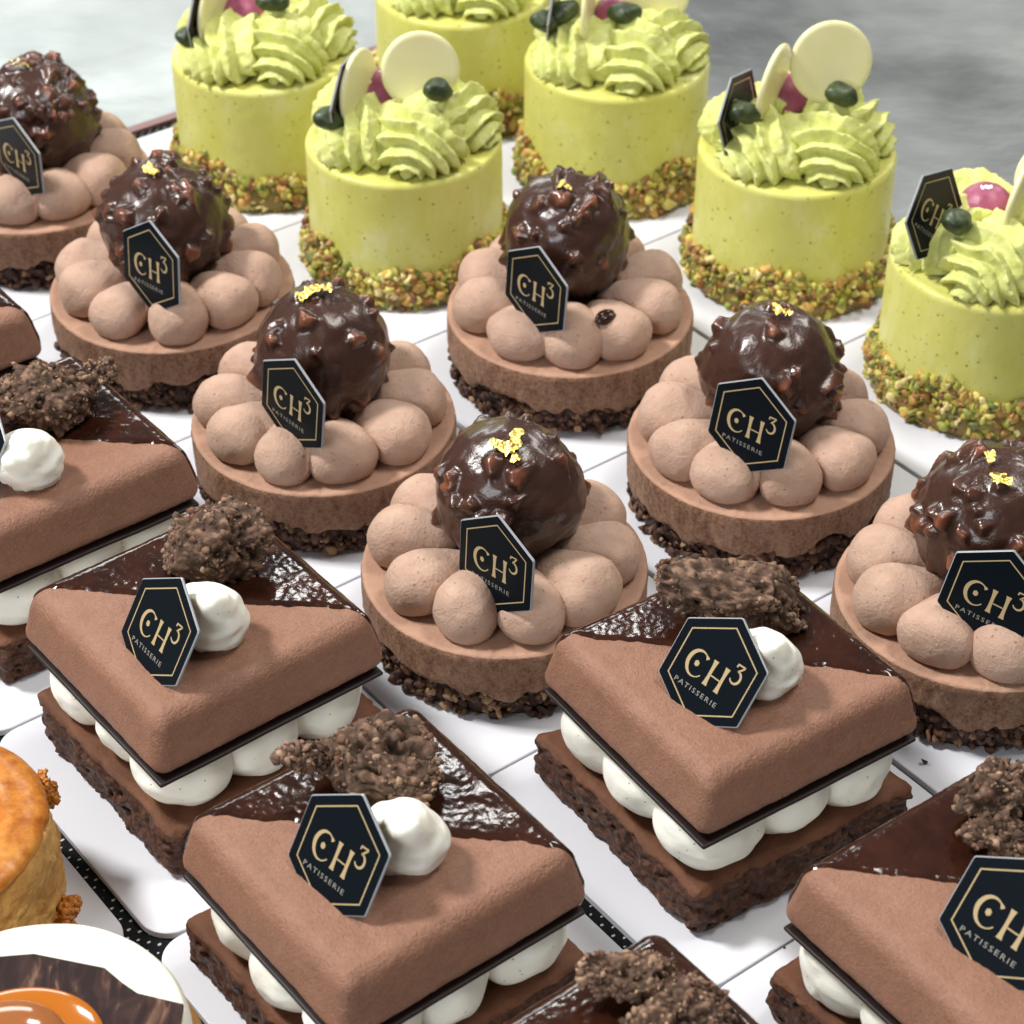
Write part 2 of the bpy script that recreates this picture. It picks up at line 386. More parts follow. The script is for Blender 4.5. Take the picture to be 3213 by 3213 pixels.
def plaque(parent, o, ex, ey, s=2.7):
    """parent: thing; o centre in world cm; ex,ey world axes"""
    R = s/math.sqrt(3); k = s/2.7; rings = []; th = .042
    for z_, ins in ((-th, .03), (-th+.02, 0), (th-.02, 0), (th, .03)):
        p = hexpts(R-ins, .09, 4); rings.append(np.column_stack([p, np.full(len(p), z_)]))
    n = len(rings[0]); V = np.concatenate(rings); F = [tuple(range(3*n, 4*n)), tuple(range(n-1, -1, -1))]; mi = [0, 0]
    for j in range(3):
        for i in range(n): F.append((j*n+i, j*n+(i+1) % n, (j+1)*n+(i+1) % n, (j+1)*n+i)); mi.append(1)
    ob = mk('plaque', V, F, [MT['black'], MT['edge']], parent, smooth=False, mi=mi)
    ex = Vector(ex).normalized(); ey = Vector(ey); ey = (ey-ex*ey.dot(ex)).normalized(); ez = ex.cross(ey)
    W = Matrix(((ex.x, ey.x, ez.x, o[0]*cm), (ex.y, ey.y, ez.y, o[1]*cm), (ex.z, ey.z, ez.z, o[2]*cm), (0, 0, 0, 1)))
    pm = Matrix.Translation(parent.location) @ Matrix.Rotation(parent.rotation_euler[2], 4, 'Z')
    ob.matrix_basis = pm.inverted() @ W
    Vl, Fl, nm = LET; V = Vl*k+np.array([0, 0, th+.004])
    mk('lettering', V, Fl, [MT['print'], MT['print2']], ob, smooth=False, mi=[0]*nm+[1]*(len(Fl)-nm))
    a = hexpts(R*.815); b = hexpts(R*.79); V = np.column_stack([np.concatenate([a, b]), np.full(12, th+.004)])
    mk('gold_border', V, [(i, (i+1) % 6, 6+(i+1) % 6, 6+i) for i in range(6)], MT['print'], ob, smooth=False)
    return ob

def leaf(parent, pieces, mat, name, seed):
    """crumpled scraps of metal leaf; pieces: (centre, size, normal)"""
    r = rng(seed); parts = []
    for c, s, nrm in pieces:
        nn = 9; g = np.linspace(-1, 1, nn); A, B = np.meshgrid(g, g, indexing='ij')
        t = np.arctan2(B, A); rad = np.maximum(abs(A), abs(B)); rr = .65+.35*vnoise(np.stack([np.cos(t).ravel()*1.8, np.sin(t).ravel()*1.8, np.full(nn*nn, seed*1.3+c[0])], 1), seed).reshape(nn, nn)
        x_ = rad*rr*np.cos(t)*s[0]; y_ = rad*rr*np.sin(t)*s[1]
        z_ = .09*fbm(np.stack([x_.ravel()*9, y_.ravel()*9, np.full(nn*nn, seed)], 1), seed, 2)
        nrm = np.array(nrm, float); nrm /= np.linalg.norm(nrm); e1 = np.cross(nrm, [0.3, 1, .1]); e1 /= np.linalg.norm(e1); e2 = np.cross(nrm, e1)
        a = r.uniform(0, 6.28); f1 = e1*math.cos(a)+e2*math.sin(a); f2 = np.cross(nrm, f1)
        V = np.array(c)+x_.ravel()[:, None]*f1+y_.ravel()[:, None]*f2+z_[:, None]*nrm
        idx = np.arange(nn*nn).reshape(nn, nn); F = np.stack([idx[:-1, :-1], idx[1:, :-1], idx[1:, 1:], idx[:-1, 1:]], -1).reshape(-1, 4)
        parts.append((V, F, np.zeros((len(V), 3))))
    V, F, _ = join(parts); return mk(name, V, F, mat, parent, smooth=False)

# ------------------------------------------------------------------ round praline tart
def ball_mesh(seed, R=2.03, nn=40):
    r = rng(seed); V, F = ico(6); N = V.copy(); hgt = np.zeros(len(V)); nutm = np.zeros(len(V))
    for k in range(nn):
        d = r.normal(size=3); d[2] = d[2]*.9+.15; d /= np.linalg.norm(d)
        if d[2] < -.75: continue
        e1 = np.cross(d, r.normal(size=3)); e1 /= np.linalg.norm(e1); e2 = np.cross(d, e1)
        sel = np.where(V@d > .93)[0]; x_ = V[sel]@e1*R; y_ = V[sel]@e2*R; s = r.uniform(.14, .31); f = np.full(len(sel), 9.0)
        a0 = r.uniform(0, 6.28)
        for j in range(r.randint(4, 6)):
            a = a0+j*1.3+r.uniform(-.2, .2); f = np.minimum(f, s*r.uniform(.7, 1.15)-(x_*math.cos(a)+y_*math.sin(a)))
        top = s*(.75+.5*r.rand())+(x_*r.normal()+y_*r.normal())*.45
        hh = np.minimum(f*2.2, top); hh = np.where(hh > -.18, (hh+.18)**2/.7*np.where(hh < .17, 1, 0)+np.where(hh >= .17, hh, 0), 0)
        hh = np.clip(hh, 0, .33)
        hgt[sel] = np.maximum(hgt[sel], hh); nutm[sel] = np.maximum(nutm[sel], sst(.12, .22, hh)*sst(.0, 1, r.uniform(.1, 1.3)))
    und = .085*fbm(V*1.6, seed, 3)+.012*fbm(V*5, seed+5, 3)
    sk = .10*sst(.2, -.75, V[:, 2])*(1+fbm(V*2.2, seed+9, 2))         # glaze thickens and drips low down
    P = V*(R+hgt*.85+und+sk)[:, None]; P[:, 2] *= .985
    g = np.array([.046, .0175, .0105]); n1 = np.array([.20, .066, .032]); nz = (.5+.5*fbm(V*9, seed+3, 2))[:, None]
    col = g*(1-nutm[:, None])+(n1*(.5+.8*nz))*nutm[:, None]
    return P, F, col
def tart(name_loc, label, seed, ball, plq, leafs, rot, ring_n=10, missing=()):
    X, Y = name_loc; r = rng(seed)
    t0 = thing('praline_tart', label, 'praline tart', (X, Y, 0), 0, 'round praline tarts with chocolate balls')
    # crust
    core_p = dense([(0.05, .02), (3.6, .02), (3.74, .4), (3.68, 1.15), (.1, 1.15)], .12)
    V, F, th = revolve(core_p, 160); V += (fbm(V*3.5, seed, 3)[:, None]*.05)*np.array([1, 1, 0])
    parts = [(V, np.concatenate([F[:, [0, 1, 2]], F[:, [0, 2, 3]]]), np.repeat(np.array([[.045, .022, .015]]), len(V), 0))]
    pal = [(.06, .028, .018), (.10, .048, .030), (.15, .075, .045), (.25, .14, .075), (.08, .038, .026), (.36, .22, .115)]
    def pl(i):
        a = r.uniform(0, 6.283); s = r.uniform(.09, .23)*(1.3 if r.rand() < .12 else 1); q = 3.74+r.uniform(-.08, .1)
        return np.array([q*math.cos(a), q*math.sin(a), r.uniform(.08, 1.12)]), s
    parts.append(pebbles(r, 720, 2, pl, lambda i: np.array(pal[r.choice(6, p=[.28, .25, .2, .1, .12, .05])])*r.uniform(.8, 1.2)))
    V, F, C = join(parts); mk('praline_crust', V, F, MT['crust'], t0, smooth=True, col=C)
    # mousse disc, irregular lower edge
    prof = dense([(2.0, 1.15), (3.75, 1.1), (3.93, 1.08), (3.99, 1.2), (4.0, 2.2), (3.975, 2.34), (3.9, 2.385), (3.6, 2.37), (0.02, 2.37)], .07)
    V, F, th = revolve(prof, 420); a = np.arctan2(V[:, 1], V[:, 0]); rad = np.hypot(V[:, 0], V[:, 1])
    ring = np.stack([np.cos(a)*3, np.sin(a)*3, np.zeros(len(a))], 1)
    low = sst(1.8, 1.1, V[:, 2])*sst(3.4, 3.8, rad)
    V[:, 2] += low*(.28*fbm(ring*1.5, seed+2, 4)-.02)
    f3 = fbm(np.column_stack([V[:, :2]*5, V[:, 2]*2.2]), seed+4, 4)
    sidem = sst(3.7, 3.95, rad)*sst(2.40, 2.2, V[:, 2])
    V[:, :2] *= (1+sidem*(.0045*f3+.006*fbm(ring*.8, seed+6, 2)))[:, None]
    V[:, 2] += sst(3.2, 3.7, rad)*sst(2.3, 2.36, V[:, 2])*.02*fbm(ring*6, seed+8, 3)
    mk('mousse_disc', V, F, MT['mousse'], t0)
    # dollops
    B, F = ico(5)
    for k in range(ring_n):
        a = rot+2*np.pi*k/ring_n+r.uniform(-.06, .06); sx, sy, sz = r.uniform(.93, 1.07), r.uniform(.9, 1.1), r.uniform(.88, 1.08)
        P = B.copy(); tt = (1-P[:, 0])/2
        x_ = np.where(P[:, 0] > 0, P[:, 0]*.98, P[:, 0]*1.7)*sx; wd = (1-.30*tt**1.6)
        y_ = P[:, 1]*1.10*wd*sy; z_ = P[:, 2]*.98*wd*sz+tt*.12
        z_ = np.where(z_ < -.42, -.42-(-.42-z_)*.3, z_)
        Q = np.stack([x_, y_, z_], 1); n_ = fbm(Q*.9+k*5, seed+k, 2); Q *= (1+.07*n_)[:, None]
        Q += B*(.008*fbm(Q*7, seed+k+40, 2))[:, None]
        Q = (Q+np.array([2.80+r.uniform(-.07, .07), 0, 2.37+.53]))@rz(a).T
        mk('cream_dollop', Q, F, MT['dollop'], t0)
    # glossy ball
    P, F, C = ball_mesh(seed+77, nn={11: 42, 12: 46, 13: 80, 14: 90, 15: 44, 16: 58, 17: 52}[seed]); bo = mk('chocolate_ball', P, F, MT['ball'], t0, col=C, loc=ball)
    bo.rotation_euler = (r.uniform(-.2, .2), r.uniform(-.2, .2), r.uniform(0, 6.28)) if False else (0, 0, 0)
    leaf(bo, [((d[0]*2.17, d[1]*2.17, d[2]*2.17), (s[0]*1.7, s[1]*1.7), d) for d, s in leafs], MT['gold'], 'gold_leaf', seed)
    plaque(t0, *plq)
    return t0
def dn(x, y, z): v = np.array([x, y, z], float); return v/np.linalg.norm(v)
EXT, EYT = (.65, -.60, .47), (-.29, .40, .87)
TARTS = [
 ((-.21, 48.61), 'frontmost whole praline tart, gold leaf scraps on its ball, nearest the centre of the picture', 11, (.12, .30, 4.72), ((-.41, 45.86, 4.54), (.643, -.556, .526), (-.316, .434, .844), 2.68),
  [(dn(.02, -.38, .95), (.26, .2)), (dn(-.14, -.33, .95), (.2, .16)), (dn(.1, -.18, 1.0), (.15, .28)), (dn(.08, -.5, .85), (.13, .11))], math.radians(-76), 10),
 ((-5.70, 55.67), 'praline tart with the largest crumpled gold leaf, behind and left of the central one', 12, (.07, .15, 4.65), ((-6.27, 52.93, 4.75), (.654, -.617, .438), (-.266, .355, .896), 2.7),
  [(dn(-.05, 0, 1), (.34, .2)), (dn(-.22, -.12, 1), (.25, .18)), (dn(.12, .05, 1), (.2, .15))], math.radians(-73), 10),
 ((-11.18, 63.12), 'praline tart with a small pale gold fleck, left of a pistachio cake', 13, (-.04, .2, 4.68), ((-11.25, 60.31, 4.8), (.648, -.534, .544), (-.321, .456, .83), 2.75),
  [(dn(-.15, -.12, 1), (.22, .18)), (dn(-.05, -.2, 1), (.16, .16))], math.radians(-81), 10),
 ((-16.81, 70.46), 'praline tart cut off by the left edge, farthest back beside the metal counter', 14, (.2, .2, 4.6), ((-16.7, 67.6, 4.68), (.63, -.641, .438), (-.322, .298, .899), 2.7),
  [(dn(-.1, -.1, 1), (.25, .2)), (dn(-.3, 0, 1), (.15, .12))], math.radians(-63), 10),
 ((7.44, 54.57), 'praline tart between the central one and the two pistachio cakes at the right', 15, (.16, .25, 4.62), ((6.77, 51.83, 4.76), (.735, -.496, .462), (-.253, .431, .866), 2.68),
  [(dn(.0, .0, 1), (.2, .15)), (dn(.14, -.08, 1), (.17, .14))], math.radians(-77), 10),
 ((1.87, 61.77), 'praline tart with a dark chocolate bean lying on one cream dollop', 16, (-.12, .45, 4.82), ((.75, 59.01, 4.77), (.609, -.632, .479), (-.284, .39, .876), 2.7),
  [(dn(-.1, -.2, 1), (.22, .09)), (dn(.0, -.28, 1), (.12, .1))], math.radians(-90), 10),
 ((12.82, 47.30), 'praline tart with two flat gold leaf squares, cut off by the right edge', 17, (.07, .4, 4.68), ((12.43, 44.57, 4.42), (.833, -.418, .363), (-.219, .353, .91), 2.72),
  [(dn(-.16, -.05, 1), (.2, .17)), (dn(-.08, -.42, .92), (.3, .2))], math.radians(-85), 10),
]
tart_objs = [tart(*a) for a in TARTS]
# chocolate bean lying on a dollop
V, F = ico(4); V = V*np.array([.42, .25, .2]); V[:, 2] -= .05*np.exp(-(V[:, 1]/.05)**2)*(V[:, 2] > 0)
b = mk('chocolate_bean', V, F, MT['glaze'], tart_objs[5], loc=(1.05, -2.65, 3.72)); b.rotation_euler = (.5, .1, .75)

# ------------------------------------------------------------------ pistachio cake
def whip_lobe(seed, a, r0, sc_=1.0, foc=None):
    """one piped shell: dome with nested spiral ridges round a focal point near its outer foot"""
    r = rng(seed); V, F = ico(6); S = np.array([1.22, 1.18, 1.0])*sc_
    P = V*S
    fx_ = np.array([1.05, -.75+r.uniform(-.15, .25), -.62]) if foc is None else np.array(foc)
    q = (P-fx_); ang = np.arctan2(q[:, 2], q[:, 1]); rho = np.sqrt((q[:, 0]*.8)**2+(q[:, 1]*.95)**2+q[:, 2]**2)
    ph = rho/.385-ang/(2*np.pi)*1.0+.22*fbm(P*1.3, seed, 2)+r.uniform(0, 1)
    f = ph-np.floor(ph); crest = np.abs(f*2-1); crest = 1-crest; crest = crest**1.15
    tear = fbm(P*6, seed+3, 3)
    h = .44*(crest-.42)+.04*tear*(.4+crest)+.08*fbm(P*1.1, seed+8, 2)
    lean = np.array([-.35, .0, 0])*np.clip(P[:, 2:3]+.2, 0, 1)          # top leans to the centre
    P = P+V*h[:, None]+lean
    P[:, 2] = np.where(P[:, 2] < -.5, -.5, P[:, 2]); P[:, 2] *= .98
    P = P+np.array([r0, 0, .56]); return P@rz(a).T, F
def disc_mesh(R=1.3, t=.2):
    prof = [(0.01, -t/2), (R-.06, -t/2), (R, -t/2+.06), (R, t/2-.06), (R-.06, t/2), (0.01, t/2)]
    V, F, _ = revolve(dense(prof, .12), 64); return V, F
GR, GH = 3.38, 4.72
def pist_cake(loc, label, seed, rot, discs, kernels, berry, silver, plq):
    X, Y = loc; r = rng(seed)
    t0 = thing('pistachio_cake', label, 'pistachio cake', (X, Y, 0), 0, 'round pistachio mousse cakes')
    prof = dense([(.02, .05), (GR-.05, .05), (GR+.03, .5), (GR, GH-.16), (GR-.05, GH-.04), (GR-.14, GH), (GR-.3, GH-.02), (.02, GH-.02)], .09)
    V, F, th = revolve(prof, 300); V[:, :2] *= (1+.004*fbm(V*.6, seed, 2)+.0015*fbm(V*3, seed+1, 2))[:, None]
    mk('pistachio_mousse', V, F, MT['pmousse'], t0)
    pal = [(.40, .36, .06), (.60, .50, .12), (.50, .29, .07), (.32, .145, .04), (.26, .29, .045), (.72, .60, .26), (.20, .09, .035), (.14, .16, .035)]
    edge = lambda a: 1.5+.28*math.sin(a*3+seed)+.22*math.sin(a*7+seed*2)
    def pl(i):
        a = r.uniform(0, 6.283); z_ = edge(a)*(r.rand()**.8); s = r.uniform(.09, .29)
        bulge = .12+.24*math.exp(-((z_-.45)/.5)**2)
        rr = GR+bulge*r.uniform(.1, 1.05); return np.array([rr*math.cos(a), rr*math.sin(a), max(z_, .09)]), s
    V, F, C = pebbles(r, 1700, 2, pl, lambda i: np.array(pal[r.choice(8, p=[.2, .18, .17, .12, .1, .1, .07, .06])])*r.uniform(.75, 1.25), .7)
    core = [(GR-.1, .03), (GR+.26, .03), (GR+.32, .45), (GR+.15, .95), (GR-.05, 1.15)]
    Vc, Fc, _ = revolve(dense(core, .1), 200); Vc[:, :2] *= (1+.015*fbm(Vc*3, seed+3, 3))[:, None]
    V, F, C = join([(V, F, C), (Vc, np.concatenate([Fc[:, [0, 1, 2]], Fc[:, [0, 2, 3]]]), np.repeat(np.array([[.22, .15, .03]]), len(Vc), 0))])
    mk('chopped_pistachio_crust', V, F, MT['pist_crust'], t0, smooth=True, col=C)
    for k in range(5):
        a = math.radians(rot)+k*np.pi*.4+r.uniform(-.07, .07)
        P, F = whip_lobe(seed*10+k, a, 1.80+r.uniform(-.05, .05), r.uniform(1.16, 1.24))
        mk('cream_swirl', P+np.array([0, 0, GH]), F, MT['pwhip'], t0)
    P, F = whip_lobe(seed*10+9, 0, 0.2, 1.0, (0, 0, 1.2)); P = P*np.array([1, 1, .8])
    mk('cream_swirl', P+np.array([0, 0, GH]), F, MT['pwhip'], t0)
    if berry:
        V, F = ico(5); V = V*np.array([.95, .95, .95]); bo = mk('berry_gel_dome', V, F, MT['berry'], t0, loc=(berry[0], berry[1], berry[2]))
        if silver: leaf(bo, [((silver[0]*.93, silver[1]*.93, silver[2]*.93), (.24, .18), silver), ((silver[0]+.14, silver[1], silver[2]*.92), (.13, .13), silver)], MT['silver'], 'silver_leaf', seed)
    for (p, nz, tilt, R) in discs:
        V, F = disc_mesh(R); o = mk('white_chocolate_disc', V, F, MT['whitechoc'], t0, loc=p)
        o.rotation_euler = (math.pi/2-tilt, 0, nz)
    for p, e in kernels:
        V, F = ico(4); V = V*np.array([.58, .42, .38]); V *= (1+.16*fbm(V*2+seed, seed, 2))[:, None]
        o = mk('pistachio_kernel', V, F, MT['kernel'], t0, loc=p); o.rotation_euler = e
    if plq: plaque(t0, *plq)
    return t0
T_ = GH
CAKES = [
 ((-9.1, 75.6), 'pistachio cake left of the back row, alone against the bright metal counter', 21, -60, [((-1.61, -.5, 6.42), 1.25, .0, 1.3), ((.31, .8, 6.75), .2, .2, 1.3)], [((-2.37, -1.3, 5.85), (0, .3, .4)), ((.53, -.5, 6.9), (0, 0, 0))], (-.76, .5, 5.7), None, ((-11.15, 75.0, 6.4), (.22, .95, -.1), (.1, .1, .95), 2.7)),
 ((-3.72, 69.0), 'pistachio cake with a round white chocolate disc in front of the yellow farthest one', 22, -68, [((-1.45, -.4, 6.78), 1.18, .0, 1.32), ((.63, .1, 7.16), .12, .22, 1.33)], [((-2.38, -1.4, 6.16), (.2, .2, .5)), ((1.23, -.9, 6.95), (0, .4, .9))], (-.8, .7, 5.9), (.1, -.1, 1.0), ((-5.62, 68.4, 6.6), (.25, .95, -.1), (.14, .1, .95), 2.7)),
 ((3.83, 75.1), 'pistachio cake with two joined dark kernels, discs cut off by the upper edge', 23, -72, [((-1.11, -.6, 7.0), 1.4, .0, 1.3), ((1.31, .6, 6.97), .2, .2, 1.35)], [((-2.62, -1.0, 6.6), (.1, .2, .3)), ((-2.06, -.8, 6.85), (0, -.3, .2)), ((.16, -.7, 6.77), (0, 0, .1))], (-.02, .5, 5.9), None, ((1.5, 74.9, 6.6), (.15, .95, -.1), (.1, .1, .95), 2.7)),
 ((-1.9, 81.0), 'pistachio cake farthest back, only its yellow side showing between two others', 24, -60, [], [], None, None, None),
 ((9.73, 68.3), 'pistachio cake with a leaning white disc and a round one, second from the right', 26, -60, [((-1.04, -.4, 7.35), 1.12, -.12, 1.3), ((.9, .2, 7.75), .12, .22, 1.4)], [((-2.09, -1.4, 6.75), (0, .35, .2)), ((1.17, -.7, 7.05), (.1, .3, -.3))], (-.45, .8, 6.0), None, ((7.55, 67.6, 6.35), (.50, .82, -.2), (.05, .25, .958), 2.7)),
 ((15.34, 61.3), 'pistachio cake at the right edge whose plaque stands clear against the grey counter', 27, -105, [((.35, -.3, 6.94), 1.1, -.1, 1.35), ((1.6, .8, 7.0), .2, .2, 1.3)], [((-1.73, -1.4, 6.7), (0, .4, .6)), ((1.6, -1.0, 6.8), (0, 0, 0))], (-.39, .8, 5.75), (-.1, -.1, 1.0), ((13.0, 60.5, 6.6), (.70, .68, -.2), (.05, .32, .93), 2.65)),
]
for a in CAKES: pist_cake(*a)

# ------------------------------------------------------------------ square chocolate cake
def crumb_rock(seed, S, flat=0):
    r = rng(seed); V, F = ico(6); P = V*np.array(S)
    P = P+V*(.34*fbm(V*1.5, seed, 3))[:, None]*min(S)
    for k in range(13 if flat else 9):                     # broken faces
        nrm = dn(*r.normal(size=3)); d = min(S)*r.uniform(.7, 1.05); h = P@nrm; d = np.linalg.norm(nrm*np.array(S))*r.uniform(.52, .85); P = P-np.where(h > d, (h-d)*.9, 0)[:, None]*nrm
    d1, i1 = worley(P*3.6, seed); d2, i2 = worley(P*8, seed+9)
    ridge = 1-np.abs(fbm(P*2.4, seed+21, 3))*1.6
    h = .15*(.5-d1)+.05*(.5-d2)+.04*(ridge-.6)-.26*sst(.25, .7, fbm(P*1.9, seed+4, 3))
    P = P+V*h[:, None]
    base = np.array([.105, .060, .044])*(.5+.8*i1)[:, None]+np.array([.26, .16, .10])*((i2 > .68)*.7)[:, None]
    base = base*(.25+.85*sst(.75, .3, d1))[:, None]  # recess shade painted into the colour between the grains
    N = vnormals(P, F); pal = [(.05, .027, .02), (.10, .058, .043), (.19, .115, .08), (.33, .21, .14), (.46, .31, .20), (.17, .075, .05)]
    idx = r.choice(len(P), 800)
    def pl(i): j = idx[i]; s = min(.2, .035+.04*r.exponential()); return P[j]+N[j]*r.uniform(-.04, .03), s
    v2, f2, c2 = pebbles(r, 800, 1, pl, lambda i: np.array(pal[r.choice(6, p=[.18, .24, .24, .16, .08, .1])])*r.uniform(.8, 1.2), .35)
    return join([(P, F, base), (v2, f2, c2)])
def cream_blob(seed, S, torn=0):
    V, F = ico(5); W = V.copy()
    if torn: W[:, :2] *= (1-.28*np.clip(V[:, 2], 0, 1)**1.5)[:, None]; W[:, 2] += .22*np.clip(V[:, 2], 0, 1)**4
    P = W*np.array(S); P *= (1+.07*fbm(V*1.3, seed, 2))[:, None]
    a = np.arctan2(V[:, 1], V[:, 0]); q = fbm(np.column_stack([V[:, :2]*1.2, V[:, 2]*5+a*.35]), seed+2, 2)
    P += V*((.022 if not torn else .06)*q*sst(1, .7, abs(V[:, 2])))[:, None]
    if torn: P += V*(torn*fbm(V*3, seed+5, 3)*sst(.3, -.5, V[:, 2]))[:, None]
    return P, F
ZS0, ZS1 = 3.56, 5.22        # mousse slab bottom and top
def square(loc, deg, label, seed, crumb, blob, plq, slab_off=(0, 0), slab_deg=0, glaze_off=0., sheet_off=(-.1, -.12), base_off=(.0, .2)):
    r = rng(seed)
    t0 = thing('square_chocolate_cake', label, 'chocolate cake', (loc[0], loc[1], 0), math.radians(deg), 'square layered chocolate cakes')
    def ld(p):  # world offset (cm) to local
        a = -math.radians(deg); return np.array([p[0]*math.cos(a)-p[1]*math.sin(a), p[0]*math.sin(a)+p[1]*math.cos(a), p[2]])
    # brownie
    V, F = rounded_box(3.42, 3.42, .77, .26, 160); V[:, 2] += .78
    side = sst(3.1, 3.4, np.maximum(abs(V[:, 0]), abs(V[:, 1])))*sst(1.52, 1.3, V[:, 2])
    n_ = fbm(np.column_stack([V[:, :2]*2.2, V[:, 2]*4.5]), seed, 4); d, i_ = worley(np.column_stack([V[:, :2]*2.4, V[:, 2]*5]), seed)
    d2 = vnormals(V, F[:, :3]); hol = -.22*sst(.33, .12, d)*(i_ > .55)
    V = V+d2*((.10*n_+hol*1.3)*side)[:, None]*np.array([1, 1, .4])
    V[:, :2] *= (1+.022*fbm(V*.5, seed+3, 2)+.010*fbm(V*2.2, seed+13, 3))[:, None]; V[:, 2] += .04*fbm(V*.6, seed+6, 3)*sst(.4, 1.1, V[:, 2])
    V[:, :2] += ld((base_off[0], base_off[1], 0))[:2]
    mk('brownie_base', V, F, MT['brownie'], t0)
    # cream blobs 3 x 3 ring
    for i in (-1, 0, 1):
        for j in (-1, 0, 1):
            P, F = cream_blob(seed*20+i*3+j, (1.29+r.uniform(-.06, .07), 1.29+r.uniform(-.06, .07), 1.2))
            P[:, 2] = np.clip(P[:, 2], -.98, .98)
            mk('cream_dollop', P+np.array([i*2.02+r.uniform(-.06, .06), j*2.02+r.uniform(-.06, .06), 2.5]), F, MT['cream'], t0)
    # thin chocolate sheet
    V, F = rounded_box(3.3, 3.3, .055, .04, 60); V = V@rz(math.radians(slab_deg)).T; V[:, 2] += .02*fbm(V*.7, seed, 2)
    mk('chocolate_sheet', V+np.array([sheet_off[0]+slab_off[0], sheet_off[1]+slab_off[1], ZS0-.12]), F, MT['darkchoc'], t0)
    # mousse slab
    hz = (ZS1-ZS0)/2
    def slab(extra):
        V, F = rounded_box(3.44, 3.44, hz, .40, 130); N = vnormals(V, F[:, :3])
        V = V+N*(.012*fbm(V*1.2, seed+4, 2)+.007*fbm(V*8, seed+5, 3))[:, None]; tz = (V[:, 2]+hz)/(2*hz); V[:, :2] *= (1.0-.10*tz**1.2)[:, None]
        return V, F, N
    V, F, N = slab(0); R_ = rz(math.radians(slab_deg)).T; so = np.array([slab_off[0], slab_off[1], ZS0+hz])
    sl = mk('mousse_slab', V@R_+so, F, MT['slab'], t0)
    # glaze over the far diagonal half (local +x side / +y side meet at the far corner)
    V, F, N = slab(0); w_ = (V[:, 0]+V[:, 1])/math.sqrt(2)+glaze_off+.09*fbm(V*.8, seed+30, 4)+.06*fbm(V*3, seed+31, 2)
    th_ = sst(.0, .22, w_)*.09-.03
    drop = sst(-hz*.25, -hz*.95, V[:, 2]); th_ = np.where(V[:, 2] < -hz*.3, th_*(1-drop)-.04*drop, th_)
    V2 = V+N*th_[:, None]; keep = (w_[F] > -.05).any(1) & (V[:, 2][F] > -hz*.98).any(1)
    F2 = F[keep]; used, inv = np.unique(F2, return_inverse=True); V2 = V2[used]; F2 = inv.reshape(F2.shape)
    mk('dark_glaze', V2@R_+so, F2, MT['glaze'], sl)
    # crumble on top
    if crumb:
        for p, S, e, fl in crumb:
            P, F, C = crumb_rock(seed*7+int(abs(p[0]*10)), S, fl); P = P@(rz(e[2])@ry(e[1])@rx(e[0])).T
            q = ld((p[0], p[1], p[2])); a = -math.radians(deg)
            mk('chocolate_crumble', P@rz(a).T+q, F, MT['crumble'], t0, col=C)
    if blob:
        p, S, e = blob; P, F = cream_blob(seed*5+3, S, .07); P = P@(rz(e[2])@ry(e[1])@rx(e[0])).T
        mk('cream_quenelle', P@rz(-math.radians(deg)).T+ld(p), F, MT['cream'], t0)
    if plq: plaque(t0, *plq)
    return t0
EXS, EYS = (.78, -.47, .41), (.04, .69, .72)
rot0 = (0, 0, 0)
